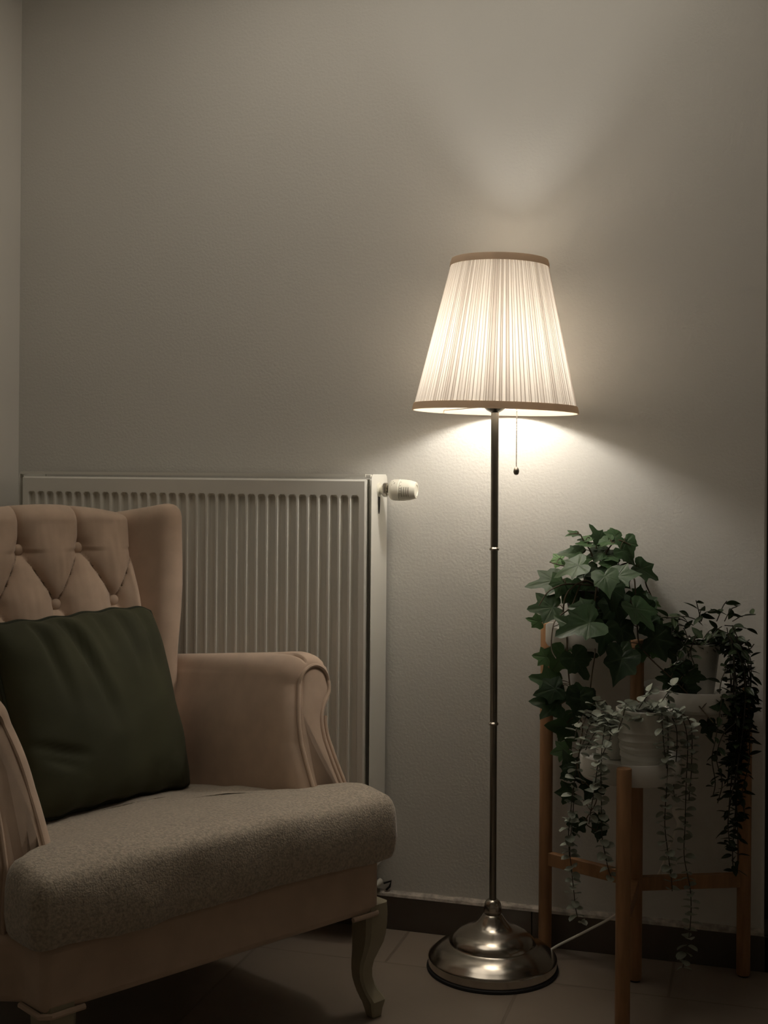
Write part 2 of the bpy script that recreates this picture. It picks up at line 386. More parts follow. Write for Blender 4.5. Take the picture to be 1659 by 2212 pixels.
for zz in (.535, .916):
    MB().lathe([(.0085, zz-.004), (.0100, zz-.003), (.0112, zz-.001), (.0112, zz+.001), (.0095, zz+.003), (.0085, zz+.004)], 24).xf(lean).build('pole_ring', M_steel, lamp)
MB().lathe([(.009, 1.212), (.018, 1.217), (.023, 1.222), (.023, 1.228), (.015, 1.234), (.015, 1.285)], 32).xf(lean).build('bulb_socket', M_pole, lamp)
m_em = bpy.data.materials.new('bulb_glow'); m_em.use_nodes = True
b_ = m_em.node_tree.nodes['Principled BSDF']; b_.inputs['Base Color'].default_value = (.9, .9, .9, 1)
b_.inputs['Emission Color'].default_value = (1.0, .94, .85, 1); b_.inputs['Emission Strength'].default_value = BULB
ly0 = -.0165*1.2
MB().lathe([(.012, 1.284), (.014, 1.289), (.024, 1.302), (.029, 1.315), (.0295, 1.326), (.026, 1.340), (.016, 1.351), (.003, 1.356)], 20, (0, ly0, 0)).build('bulb', m_em, lamp, label='lit round bulb inside the shade')
# shade: pleated cloth on a cone that leans slightly
SB, ST, Z0, Z1 = .178, .1025, 1.214, 1.542
TILT = math.radians(1.35)
def shadexf(v):
    z = v.z-Z0; x = v.x*math.cos(TILT)+z*math.sin(TILT); zz = -v.x*math.sin(TILT)+z*math.cos(TILT)
    return Vector((x+.0005, v.y+ly0, zz+Z0))
random.seed(11)
fold = []; NA = 1080
i = 0
while i < NA:
    wv = random.choice((5, 6, 7, 8, 8, 9)); tone = random.choice((.0, .0, .05, .12, .0, .25, .45))
    for k in range(wv):
        e = 1.0 if k == 0 else (.75 if k == wv-1 and random.random() < .6 else tone)
        fold.append((e, k/wv))
    i += wv
fold = fold[:NA]
sh = MB(); rings = []; atts = []
NZ = 14
for k in range(NZ+1):
    t = k/NZ; rad_ = SB+(ST-SB)*t; zz = Z0+(Z1-Z0)*t; ring_ = []
    for i in range(NA):
        a = 2*PI*i/NA+PI/2*0; e, ph = fold[i]
        rr = rad_+.0011*(abs(ph-.5)*2-.5)
        ring_.append(Vector((rr*math.cos(a), rr*math.sin(a), zz))); atts.append(e)
    rings.append(ring_)
vs = [p for r in rings for p in r]
fs = [(k*NA+i, k*NA+(i+1) % NA, (k+1)*NA+(i+1) % NA, (k+1)*NA+i) for k in range(NZ) for i in range(NA)]
sh.add(vs, fs, fold=atts).xf(shadexf)
shade = sh.build('lamp_shade', M_shade, lamp, smooth=False, label='glowing white pleated fabric shade')
def shader(z): return SB+(ST-SB)*(z-Z0)/(Z1-Z0)
def band(za, zb, off, th):
    b = MB(); ro = []
    prof = [(shader(za)+off, za), (shader((za+zb)/2)+off+.0006, (za+zb)/2), (shader(zb)+off, zb), (shader(zb)+off-th, zb), (shader(za)+off-th, za)]
    n = 96; rr = [[Vector((p[0]*math.cos(2*PI*i/n), p[0]*math.sin(2*PI*i/n), p[1])) for p in prof] for i in range(n)]
    rr.append(rr[0]); b.loft(rr, True, False, False).xf(shadexf); return b
band(Z0-.001, Z0+.0145, .0022, .0034).build('trim_band', M_trim, shade, label='beige band around the bottom edge')
band(Z1-.0145, Z1+.001, .0022, .0034).build('trim_band', M_trim, shade, label='beige band around the top edge')
sp = MB()
for k in range(3):
    a = k*2*PI/3+.4; sp.tube([shadexf(Vector((.018*math.cos(a), .018*math.sin(a), Z0+.012))), shadexf(Vector((SB*.985*math.cos(a), SB*.985*math.sin(a), Z0+.006)))], .0014, 6)
sp.build('shade_carrier', M_steel, shade)
# pull chain
cx, cy = .0495, ly0-.008
chn = MB()
for k in range(37):
    chn.ball((cx, cy, 1.214-k*.0033), .0016, 8)
chn.tube([(cx, cy, 1.214), (cx, cy, 1.092)], .0004, 5)
chn.tube([(.015, ly0, 1.245), (.030, ly0-.004, 1.243), (cx, cy, 1.236), (cx, cy, 1.213)], .0009, 6)
chn = chn.build('pull_chain', M_steel, lamp)
MB().lathe([(.0015, 1.0945), (.0045, 1.092), (.0062, 1.087), (.0062, 1.083), (.0045, 1.0785), (.001, 1.077)], 20, (cx, cy, 0)).build('chain_ball', M_pole, chn)
# cord and plug
plugp = aty(1467, 1772, -.022)
cpts = [aty(1180, 2058, -.085), aty(1208, 2041, -.075), aty(1265, 2012, -.06), aty(1335, 1973, -.05), aty(1385, 1925, -.04), aty(1420, 1893, -.035), aty(1441, 1845, -.03), aty(1458, 1800, -.03), plugp+Vector((0, 0, -.006))]
cord = MB().tube(spline(cpts, 10), .0030, 8).build('power_cord', M_cord, lamp, world=True)
MB().loft([[plugp+Vector((w_*math.cos(a)*1.0, max(-.012, min(.022, .013*math.sin(a)+dy)), zz)) for a in [2*PI*k/16 for k in range(16)]] for w_, dy, zz in ((.004, .0, -.012), (.006, .003, -.004), (.012, .006, .006), (.016, .008, .014), (.017, .009, .024))]).build('plug', M_cord, cord, world=True, root=lamp)

# ------------------------------------------------------------------ armchair
CO = CAM + r_*(-.279) + f_*2.225; CO.z = 0
chair = empty('armchair', CO, math.radians(59.41), 'beige wingback armchair with buttoned back and plush grey seat cover', 'armchair')
def resample(P, n, closed=True):
    P = [Vector(p) for p in P]; Q = P+[P[0]] if closed else P
    L = [0]
    for a, b in zip(Q, Q[1:]): L.append(L[-1]+(b-a).length)
    out = []; m_ = n if closed else n-1
    j = 0
    for i in range(n):
        s_ = L[-1]*i/m_
        while j < len(L)-2 and L[j+1] < s_: j += 1
        t = (s_-L[j])/max(1e-9, L[j+1]-L[j]); out.append(Q[j].lerp(Q[j+1], min(1, t)))
    return out
def inset(P, d, it=1):
    n = len(P); out = []
    for i in range(n):
        t = (P[(i+1) % n]-P[i-1]).normalized(); nrm = Vector((-t.y, t.x)); out.append(P[i]+nrm*d)
    for _ in range(it): out = [(out[i-1]+out[i]*2+out[(i+1) % n])/4 for i in range(n)]
    return out
# --- arm
cxs, czs, rs = .365, .637, .067
circ = [(cxs+rs*math.cos(math.radians(a)), czs+rs*math.sin(math.radians(a))) for a in range(165, -60, -12)]
V2 = lambda L_: [Vector((a, b, 0)) for a, b in L_]
prof = [(p.x, p.y) for p in spline(V2([(.274, .22), (.267, .33), (.265, .43), (.269, .52), (.280, .59)]+circ+[(.392, .562), (.389, .53), (.391, .48), (.397, .42), (.402, .36), (.403, .30), (.403, .22)]), 6)]
prof = resample([(a, b) for a, b in prof], 300)   # clockwise
sgn = 1 if sum(prof[i-1].x*prof[i].y-prof[i].x*prof[i-1].y for i in range(len(prof))) > 0 else -1
def lyf(z):
    K = [(.20, .088), (.43, .100), (.53, .155), (.64, .196), (.75, .200)]
    for (a, va), (b, vb) in zip(K, K[1:]):
        if z <= b: return va+(vb-va)*max(0, (z-a)/(b-a))
    return .200
def arm(side_):
    mb = MB(); rings = []
    st = [(0, .028), (.001, .0245), (.003, .020), (.007, .0145), (.013, .009), (.021, .0045), (.031, .0015), (.042, 0), (.07, 0)]+[(.11+.38*i/8, 0) for i in range(9)]
    for d, ins in st:
        P = inset(prof, ins*sgn, 2) if ins else prof; rg = []
        for i, p in enumerate(P):
            q = d/.49; base_ly = lyf(p.y)*(1-q)+.64*q if d >= .1 else lyf(p.y)+d
            if d >= .1: base_ly = max(base_ly, lyf(p.y)+.10)
            up = sstep(.35, .65, p.y)
            x = p.x - .010*q*up; x = min(x, .30+(x-.30)*(1-.55*q)) if x > .30 else x; z = p.y - .050*q*up
            # soft gathers of cloth round the outside of the scroll
            a = math.atan2(p.y-czs, p.x-cxs); rdist = math.hypot(p.y-czs, p.x-cxs)
            if rdist > rs*.6 and p.y > .59 and a < 2.0 and p.x > .33 and .003 < d < .10:
                g_ = abs(math.sin((a+.55)*2.6)); k_ = .0075*max(0, 1-g_/.20)*sstep(.09, .02, d)
                x -= k_*math.cos(a); z -= k_*math.sin(a)
            # slight padding of the inner face
            rg.append((side_*x, base_ly, z))
        rings.append(rg)
    mb.loft(rings)
    o = mb.build('arm', M_chair, chair, sharp=60)
    # front panel face and piping
    fp = inset(prof, .0285*sgn, 2)
    P3 = [Vector((side_*p.x, lyf(p.y)-.001, p.y)) for p in fp]
    pp = MB()
    cen = sum((Vector((p.x, p.y)) for p in fp), Vector((0, 0)))/len(fp)
    rr = []
    for sc, dy in ((0, .001), (.003, -.003), (.010, -.0055)):
        q = inset(prof, (.0285+sc)*sgn, 2); rr.append([(side_*p.x, lyf(p.y)+dy, p.y) for p in q])
    pp.loft(rr, True, False, True)
    pan_ = pp.build('front_panel', M_chair, o)
    pipe = MB().tube([p+Vector((0, -.003, 0)) for p in P3 if p.z > .30][0:], .0042, 8)
    # order check: split where z wraps
    pipe = MB(); seg = [p+Vector((0, -.003, 0)) for p in P3]
    idx = [i for i, p in enumerate(seg) if p.z < .26]; k0 = idx[len(idx)//2]
    seg = seg[k0:]+seg[:k0]; seg = [p for p in seg if p.z > .27]
    pipe.tube(seg, .0040, 8)
    # second cord down the outer edge
    outer = [p for p in prof if p.x > .36 and .28 < p.y < .572]; outer.sort(key=lambda p: -p.y)
    pipe.tube([(side_*(p.x-.011), lyf(p.y)+.0065, p.y) for p in outer], .0040, 8)
    pipe.build('piping', M_chair, o)
    return o
arm(1); arm(-1)
# --- wings
def capsule(c1, r1, c2, r2, n=36):
    c1, c2 = Vector(c1), Vector(c2); d = (c2-c1).normalized(); a0 = math.atan2(d.y, d.x); out = []
    for i in range(n//2): a = a0+PI/2+PI*i/(n//2-1); out.append(c1+Vector((math.cos(a), math.sin(a)))*r1)
    for i in range(n//2): a = a0-PI/2+PI*i/(n//2-1); out.append(c2+Vector((math.cos(a), math.sin(a)))*r2)
    return out
def wing(s_):
    mb = MB(); rings = []
    zs_ = [.44, .55, .62, .66, .70, .76, .82, .88, .93, .96]
    top = [(.975, .0), (.985, .0025), (.993, .0065), (.999, .012), (1.003, .019), (1.005, .030)]
    for z, ins in [(z, 0) for z in zs_]+top:
        t = sstep(.62, .98, z)
        c2 = (.262+.018*t+.004*math.sin(t*PI), .612+.012*t); c1 = (.222+.010*t, .705+.022*t)
        r2 = .036+.003*math.sin(PI*t)-ins; r1 = .040-ins
        P = capsule(c1, max(.003, r1), c2, max(.003, r2))
        rings.append([(s_*p.x, p.y, z - .020*sstep(.62, .72, p.y)*sstep(.9, 1.0, z)) for p in P])
    mb.loft(rings)
    return mb.build('wing', M_chair, chair, sharp=60)
wing(1); wing(-1)
# --- back with deep buttoning
SX = .142; ZR1 = .908; DZ = .118
def puff(x, z):
    x -= .011
    if z < ZR1:
        a = x/SX-.5+(ZR1-z)/(2*DZ); b = x/SX-.5-(ZR1-z)/(2*DZ)
    else: a = b = x/SX-.5
    fa, fb = abs(math.sin(PI*a)), abs(math.sin(PI*b))
    h = (fa**.42)*(fb**.42) if z < ZR1 else fa**.55*(1-.25*0)
    if z >= ZR1: h = h*(1-sstep(ZR1, .99, z)) + .88*sstep(ZR1, .99, z) if False else (fa**(.55*(1-.75*sstep(ZR1, 1.0, z))))
    # button wells
    for row in range(0, 4):
        zc = ZR1-row*DZ
        for k in range(-3, 4):
            xc = (k+.5)*SX if row % 2 == 0 else k*SX
            d2 = ((x-xc)**2+(z-zc)**2)
            h -= .40*math.exp(-d2/(2*.014**2))
    return h
bkm = MB(); rings = []
NXB = 150; xs = [-.238+.476*i/NXB for i in range(NXB+1)]
zs_ = [.40+(.965-.40)*i/130 for i in range(131)]
def lyb(z): return .636+.30*(z-.79)
prof_b = [(z, 0, 0) for z in zs_]
grid = []
for z in zs_:
    row = []
    for x in xs:
        e = sstep(.238, .195, abs(x)); pz = puff(x, z)
        fold_n = noise.noise((x*90, z*14, 1.3))*.0012
        ly = lyb(z)-.036*pz*e+.030*(1-e)+fold_n*e
        row.append(Vector((x, ly, z)))
    grid.append(row)
# roll over the top
zt0 = .965; ly0_, rr_ = lyb(zt0), .040
for k in range(1, 13):
    a = k/12*PI*.5; row = []
    for i, x in enumerate(xs):
        e = sstep(.238, .195, abs(x)); p0 = grid[len(zs_)-1][i]
        hgt = .040-.022*(x/.2)**2
        puf = puff(x, zt0)
        yc = p0.y+.046; row.append(Vector((x, yc-.046*math.cos(a), zt0+hgt*math.sin(a)-(1-puf)*.006*e*math.cos(a*.8))))
    grid.append(row)
rear = []
for zz, dy in ((.985, .075), (.96, .086), (.80, .05), (.40, -.06)):
    grid.append([Vector((x, lyb(.965)+dy+.012, zz-.02*(x/.2)**2*(zz > .9))) for x in xs])
nv = NXB+1
bkm.add([p for r in grid for p in r], [(k*nv+i, k*nv+i+1, (k+1)*nv+i+1, (k+1)*nv+i) for k in range(len(grid)-1) for i in range(nv-1)])
backrest = bkm.build('backrest', M_chair, chair, sharp=70)
ou = MB().box((-.235, .70, .24), (.235, .745, .955)); ou.build('back_panel', M_chair, chair, smooth=True, bevel=.02)
for row in range(0, 3):
    for k in range(-2, 3):
        xc = (k+.5)*SX if row % 2 == 0 else k*SX
        if abs(xc) > .16: continue
        xc += .011
        zc = ZR1-row*DZ
        b = MB().ball((0, 0, 0), .0125, 18, (1, .6, 1)); 
        ly = lyb(zc)-.036*puff(xc, zc)-.0105
        b.xf(lambda v: Vector((v.x+xc, v.y+ly, v.z+zc))); b.build('button', M_chair, backrest)
# --- seat rail
rp = [(-.356, -.012), (.368, -.012), (.372, .06), (.400, .10), (.362, .62), (-.362, .62), (-.400, .10), (-.360, .06)]
rl = MB().loft([[(x, y, .214) for x, y in rp], [(x, y, .325) for x, y in rp]]); rl.build('seat_rail', M_chair, chair, bevel=.014)
# --- plush covered seat
def seat():
    def outline():
        P = []
        W, w_, f1, rr = .390, .275, .125, .034
        base = [(-W, -.030, .024), (W, -.030, .026), (W, f1-.035, .025), (w_, f1, .02), (w_, .60, .02), (-w_, .60, .02), (-w_, f1, .02), (-W, f1-.035, .025)]
        n = len(base)
        for i, (x, y, r) in enumerate(base):
            p = Vector((x, y)); a = Vector(base[i-1][:2]); c = Vector(base[(i+1) % n][:2])
            da, dc = (a-p).normalized(), (c-p).normalized()
            for k in range(7):
                t = k/6; s0, s1 = p+da*r, p+dc*r
                P.append((s0*(1-t)**2+p*2*t*(1-t)+s1*t*t))
        return P
    O = resample(outline(), 260)
    sg = 1 if sum(O[i-1].x*O[i].y-O[i].x*O[i-1].y for i in range(len(O))) > 0 else -1
    def top(x, y): return .448-.080*max(0, y-.05)/.55+.010*(1-(x/.42)**2)-.010*sstep(.09, -.03, y)
    mb = MB(); rings = []
    st = [(.030, .322, 0), (.012, .319, 0), (.004, .322, 0), (.0, .333, 0), (-.004, .36, 0), (-.003, .40, 0), (.0, 0, -.026), (.004, 0, -.014), (.011, 0, -.006), (.024, 0, -.001), (.04, 0, .0), (.07, 0, .002), (.11, 0, .003), (.16, 0, .004), (.22, 0, .004)]
    C_ = Vector((0, .26))
    for ins, z, dt in st:
        P = O
        if ins <= .0241: P = inset(O, ins*sg, 1) if ins > 0 else inset(O, ins*sg, 0)
        else: P = [p.lerp(Vector((p.x*.2, .28)), min(.93, (ins-.024)/.22*.93)) for p in inset(O, .024*sg, 2)]
        rg = []
        for p in P:
            zz = z if z else top(p.x, p.y)+dt
            nz = noise.noise((p.x*7, p.y*7, zz*9+2))*.005+noise.noise((p.x*25, p.y*25, zz*25))*.0015
            wob = 1.0 if z else .6
            zz2 = zz + (nz*1.3 if not z or z < .33 else 0)
            yy = p.y + (nz*1.4 if p.y < .02 and z else 0)
            rg.append((p.x*(1+nz*.6)+.013, yy, zz2))
        rings.append(rg)
    mb.loft(rings)
    return mb.build('seat_cushion', M_seat, chair, sharp=80, label='thick seat in a fluffy grey brown cover')
seat()
# --- legs
def leg(lx_, ly_, sx, sy, ang_sharp=True):
    st = [(.228, 0, .037), (.205, .002, .0368), (.185, .002, .0362), (.165, .001, .0345), (.150, -.001, .0325), (.130, -.006, .0275), (.112, -.011, .0235), (.095, -.013, .0215), (.078, -.012, .0208), (.062, -.007, .0210), (.050, -.001, .0225), (.040, .006, .0245), (.034, .0095, .0250), (.030, .0105, .0235), (.018, .0105, .0195), (.006, .0115, .0165), (.001, .012, .0145), (0, .012, .013)]
    mb = MB(); rings = []
    for z, c, hw in st:
        rg = []; h = hw/math.sqrt(2)*1.12; b = h*.28
        ox, oy = c/math.sqrt(2)*sx, c/math.sqrt(2)*sy
        for px, py in ((h-b, -h), (h, -h+b), (h, h-b), (h-b, h), (-h+b, h), (-h, h-b), (-h, -h+b), (-h+b, -h)):
            rg.append((lx_+ox+px, ly_+oy+py, z))
        rings.append(rg)
    mb.loft(rings)
    o = mb.build('leg', M_cream, chair, sharp=28, label='cream lacquered curved leg')
    return o
leg(.366, .018, 1, -1); leg(-.322, .018, -1, -1); leg(.30, .57, 1, 1); leg(-.30, .57, -1, 1)
for sx in (1, -1):
    MB().tube([(.006+sx*.290, -.014, .214), (.006+sx*.350, -.016, .214), (.006+sx*.364, -.004, .214), (.006+sx*.365, .06, .214)], .005, 8).build('bead', M_chair, chair)

# ------------------------------------------------------------------ green cushion
pil = empty('throw_pillow', CO, math.radians(59.41), 'dark green square cushion with piped edges leaning on the armchair back', 'cushion')
def pillow():
    ya = math.radians(17); u = Vector((math.cos(ya), math.sin(ya), 0)); nrm = Vector((math.sin(ya), -math.cos(ya), 0))
    le = math.radians(20); up = Vector((0, 0, 1))*math.cos(le) - nrm*math.sin(le); nn = nrm*math.cos(le)+Vector((0, 0, 1))*math.sin(le)
    ro = math.radians(-3.5); u, up = u*math.cos(ro)+up*math.sin(ro), up*math.cos(ro)-u*math.sin(ro)
    c0 = Vector((-.002, .372, .420))+up*.190+nn*.0
    W, H, T = .237, .200, .074
    N_ = 64; mb = MB(); F, B = [], []; edge = []
    def pt(a, b, s_):
        # pinch the sides between the corners
        x = a*W*(1-.045*(1-b*b)) if True else 0
        y = b*H*(1-.055*(1-a*a))
        t = T*((1-abs(a)**2.6)*(1-abs(b)**2.6))**.45
        t *= 1+.18*(-b)*(1-abs(a))          # fuller at the bottom
        # gathered folds from the top edge
        wz = 0
        if s_ > 0:
            for xc, sl, l, am in ((-.62, .10, .62, .012), (-.30, .22, .75, .016), (.12, .05, .4, .007), (.38, .06, .5, .009), (.72, -.12, .5, .009)):
                yy = (1-b)/2; xx = xc+sl*yy*1.6; wz -= am*math.exp(-((a-xx)/.055)**2)*sstep(0, .06, yy)*sstep(l, .05, yy)
                wz += am*.5*math.exp(-((a-xx-.11)/.07)**2)*sstep(0, .06, yy)*sstep(l, .05, yy)
            for (ax_, ay_, bx, by, am) in ((-.95, -.30, -.45, -.52, .010), (-.9, -.42, -.55, -.6, .007)):
                d = Vector((bx-ax_, by-ay_)); L_ = d.length; q = Vector((a-ax_, b-ay_)); tt = q.dot(d)/L_/L_; dist = abs(q.x*d.y-q.y*d.x)/L_
                if -.1 < tt < 1.1: wz -= am*math.exp(-(dist/.045)**2)*math.sin(PI*min(1, max(0, (tt+.1)/1.2)))
            wz += noise.noise((a*2.5, b*2.5, 4))*.006
        edge_f = min(1, (1-max(abs(a), abs(b)))/.06)
        t = t*s_+wz*edge_f
        # top edge sags and dips a little
        y += .010*math.sin(a*2.2+.5)*(b > 0)*b + .0022*math.sin(a*17)*b*b*b
        cr_ = 1-.040*(abs(a)*abs(b))**7; x *= cr_; y *= cr_
        return c0+u*x+up*y+nn*t
    ks = [-1+2*i/N_ for i in range(N_+1)]
    ks = [math.copysign(1-(1-abs(k))**1.35, k) for k in ks]
    for s_ in (1, -1):
        vs = [pt(a, b, s_) for b in ks for a in ks]; n1 = N_+1
        mb.add(vs, [(j*n1+i, j*n1+i+1, (j+1)*n1+i+1, (j+1)*n1+i) for j in range(N_) for i in range(N_)])
    me = mb.build('cover', M_green, pil, sharp=80)
    bm = bmesh.new(); bm.from_mesh(me.data); bmesh.ops.remove_doubles(bm, verts=bm.verts, dist=1e-5); bmesh.ops.recalc_face_normals(bm, faces=bm.faces); bm.to_mesh(me.data); bm.free()
    path = [pt(a, 1, 0) for a in ks]+[pt(1, b, 0) for b in reversed(ks)]+[pt(a, -1, 0) for a in reversed(ks)]+[pt(-1, b, 0) for b in ks]
    q = [path[0]]
    for p in path[1:]:
        if (p-q[-1]).length > .004: q.append(p)
    MB().tube([p for p in q], .0046, 8, closed=True).build('piping', M_greenp, me, label='darker green corded edge')
pillow()

# ------------------------------------------------------------------ plant stand
PL, PB, PR, PF = Vector((-.440, -.046, 0)), Vector((-.232, -.142, 0)), Vector((-.010, -.046, 0)), Vector((-.235, -.378, 0))
stand = empty('plant_stand', (PB.x, PB.y, 0), 0, 'three-tier bamboo plant stand with round white trays and round legs', 'plant stand')
ZT = {'L': .748, 'R': .628, 'F': .508}
def rod(p, z0, z1, rr=.0148):
    o = MB().lathe([(rr*.93, z0+.004), (rr, z0+.007), (rr, z1-.0015), (rr*.93, z1)], 28, (p.x, p.y, 0)).build('leg', M_wood, stand, world=True)
    MB().lathe([(rr*.75, 0), (rr*.75, z0+.005)], 20, (p.x, p.y, 0)).build('foot_pad', M_rubber, o, world=True, root=stand)
rod(PL, .0, ZT['L']-.004); rod(PR, .0, ZT['R']-.004); rod(PF, .0, ZT['F']-.002); rod(PB, .0, ZT['L']-.02)
def bar(a, b, z):
    d = (b-a).normalized(); n_ = Vector((-d.y, d.x, 0))*.0085; a2, b2 = a+d*.010, b-d*.010; h = .0145
    rg = lambda p: [p+n_+Vector((0, 0, z-h)), p-n_+Vector((0, 0, z-h)), p-n_+Vector((0, 0, z+h)), p+n_+Vector((0, 0, z+h))]
    MB().loft([rg(a2), rg(b2)]).build('stretcher', M_wood, stand, world=True, smooth=False, bevel=.0015)
bar(PL, PB, .215); bar(PB, PR, .208); bar(PB, PF, .205)
def tray(a, b, zt, hh=.044):
    c = (a+b)/2; R = (b-a).length/2-.0155
    MB().lathe([(R*.955, zt-hh), (R*.985, zt-hh+.004), (R, zt-hh+.008), (R, zt-.002), (R-.0012, zt), (R-.0028, zt-.002), (R-.0030, zt-.012), (R-.006, zt-.016), (.001, zt-.0165)], 64, (c.x, c.y, 0)).build('tray', M_tray, stand, world=True, sharp=40)
    return Vector((c.x, c.y, zt-.0165))
TL = tray(PL, PB, ZT['L']); TR = tray(PB, PR, ZT['R']); TF = tray(PB, PF, ZT['F'])

# ------------------------------------------------------------------ pots and plants
def pot(parent, c, rt, rb_, h, m, ribs=False, name='pot', label=None):
    P = [(rb_-.003, 0), (rb_, .002)]
    n = 44
    for k in range(1, n):
        t = k/n; r = rb_+(rt-rb_)*t
        if ribs and .06 < t < .70: r += .0010*(math.sin(t*95)*.7+math.sin(t*41+1))
        P.append((r, .002+(h-.004)*t))
    P += [(rt, h-.001), (rt-.001, h), (rt-.003, h-.001), (rt-.0045, h-.006), (rt-.008, h*.55), (.001, h*.5)]
    mb = MB().lathe(P, 56)
    if ribs: mb.xf(lambda v: Vector((v.x, v.y, v.z+.0016*math.sin(math.atan2(v.y, v.x)*2+v.z*60)*(0 < v.z < h*.75)*(v.z > .006))))
    mb.xf(lambda v: v+Vector(c))
    o = mb.build(name, m, parent, world=True, sharp=50, label=label)
    s = MB().lathe([(.001, h-.012), (rt*.5, h-.011), (rt-.005, h-.016), (rt-.007, h-.03)], 24).xf(lambda v: v+Vector(c)+Vector((0, 0, noise.noise(v*50)*.004)))
    s.build('soil', M_soil, o, world=True, root=parent)
    return o
def frame(n, tip):
    n = n.normalized(); t = (tip-n*tip.dot(n)).normalized(); return t, n.cross(t), n      # y axis (tip), x axis, normal
IVY = [(0, 1.0), (9, .83), (20, .64), (30, .60), (42, .68), (53, .78), (62, .65), (76, .53), (92, .55), (108, .60), (122, .60), (142, .53), (158, .42), (172, .24), (180, .14)]
def ivy_outline(rng):
    j = [rng.uniform(.92, 1.08) for _ in IVY]; tl = rng.uniform(.9, 1.15); k = rng.uniform(.8, 1.15)
    R = [(a, r*jj*(tl if a < 10 else 1)*(k if 40 < a < 70 else 1)) for (a, r), jj in zip(IVY, j)]
    pts = [(math.radians(a), r) for a, r in R] + [(math.radians(360-a), r) for a, r in reversed(R[1:-1])]
    return pts
def add_ivy(mb, c, n, tip, L, tint, rng):
    """c = where the stalk joins, L = length to the tip"""
    y, x, n = frame(n, tip); pts = ivy_outline(rng); L0 = L*.80
    cen = c + y*L0*.16
    vs = [cen]; tn = [tint]; ve = [1]
    fold_ = rng.uniform(-.04, .26); cup = rng.uniform(-.05, .26); droop = rng.uniform(-.05, .30)
    K = (.33, .66, 1.0)
    for k in K:
        for a, r in pts:
            px, py = math.sin(a)*r*k*L0, math.cos(a)*r*k*L0
            rr = k*r
            h = abs(px)*fold_ - cup*rr*rr*L0*.6 - (droop*max(0, py)**2/L0*.9) + .012*L0*math.sin(a*7+rr*6)
            vs.append(cen+x*px+y*py+n*h); tn.append(tint)
            av = min(abs(math.degrees(a)-q) for q in (0, 54, 124, 236, 306, 360)); ve.append(max(0, 1-av/9)*(1.0 if k < .9 else .5))
    m_ = len(pts); fs = []
    for i in range(m_): fs.append((0, 1+i, 1+(i+1) % m_))
    for q in range(len(K)-1):
        for i in range(m_): fs.append((1+q*m_+i, 1+(q+1)*m_+i, 1+(q+1)*m_+(i+1) % m_, 1+q*m_+(i+1) % m_))
    mb.add(vs, fs, tint=tn, vein=ve)
def add_leaf(mb, c, n, tip, L, Wd, tint, power=.5, rnd=False, curve=.15):
    y, x, n = frame(n, tip); K = 9 if not rnd else 8; vs, tn, ve, fs = [], [], [], []
    for k in range(K+1):
        t = k/K
        w_ = Wd*.5*((math.sin(PI*min(1, t**.8)))**.85 if not rnd else math.sqrt(max(0, 1-(2*t-1)**2)))
        for j in (-1, -.5, 0, .5, 1):
            h = abs(j)*w_*.28 - curve*t*t*L
            vs.append(c+y*(t*L)+x*(j*w_)+n*h); tn.append(tint); ve.append(1 if j == 0 else 0)
    for k in range(K):
        for j in range(4): fs.append((k*5+j, k*5+j+1, (k+1)*5+j+1, (k+1)*5+j))
    mb.add(vs, fs, tint=tn, vein=ve)
def imgdir(deg, n):
    a = math.radians(deg); return R_*math.cos(a)-U_*math.sin(a)

# ---- trailing ivy on the top tray
rng = random.Random(5)
ivy = empty('potted_ivy', (TL.x, TL.y, TL.z), 0, 'bushy trailing ivy with large lobed leaves on the tallest tray of the stand', 'potted plant')
pot(ivy, TL, .058, .042, .098, M_potd, name='pot', label='dark pot hidden among the leaves')
def z3(a, b): return 1100+a/2.968, 1120+b/2.968
def z4(a, b): return 1100+a/2.968, 1650+b/2.968
fo = MB(); stems = MB()
ivc = TL+Vector((0, 0, .10))
vines = [  # (points in the third close-up, depth from, depth to)
 ([(560,430),(470,410),(400,560),(330,620),(285,680),(270,830),(300,900)], 2.72, 2.60),
 ([(560,430),(480,400),(370,480),(345,640),(368,750),(372,870),(385,1040),(400,1110),(440,1250),(470,1340),(450,1480),(440,1600),(470,1700)], 2.70, 2.60),
 ([(560,430),(545,600),(550,800),(548,880),(530,1000),(515,1140),(500,1240),(470,1330)], 2.68, 2.58),
 ([(640,440),(770,520),(815,640),(830,790),(880,870),(960,950),(1080,1060),(1180,1160),(1240,1230),(1310,1310)], 2.68, 2.56),
 ([(590,400),(700,360),(790,370),(808,450),(808,560),(860,640),(900,740)], 2.74, 2.66),
 ([(590,400),(740,290),(850,330),(880,430),(912,500),(930,560),(960,680)], 2.76, 2.72),
 ([(570,380),(545,280),(515,200),(470,130),(450,100),(380,100)], 2.75, 2.75),
 ([(590,380),(600,280),(640,190),(700,140),(780,170)], 2.75, 2.73),
 ([(590,400),(590,300),(560,200),(560,130)], 2.74, 2.78),
 ([(580,420),(460,330),(330,300),(260,280)], 2.72, 2.76),
 ([(830,800),(900,830),(1000,800),(1060,860)], 2.66, 2.62),
 ([(590,420),(600,560),(660,640),(700,760),(690,880)], 2.74, 2.66),
 ([(560,430),(380,420),(300,440),(240,480),(190,560)], 2.70, 2.66),
]
vp = []
for P, d0, d1 in vines:
    W3 = [at(*z3(a, b), d0+(d1-d0)*i/(len(P)-1)) for i, (a, b) in enumerate(P)]
    q = spline(W3, 8); stems.tube(q, [.0021-.0009*i/len(q) for i in range(len(q))], 6); vp += q
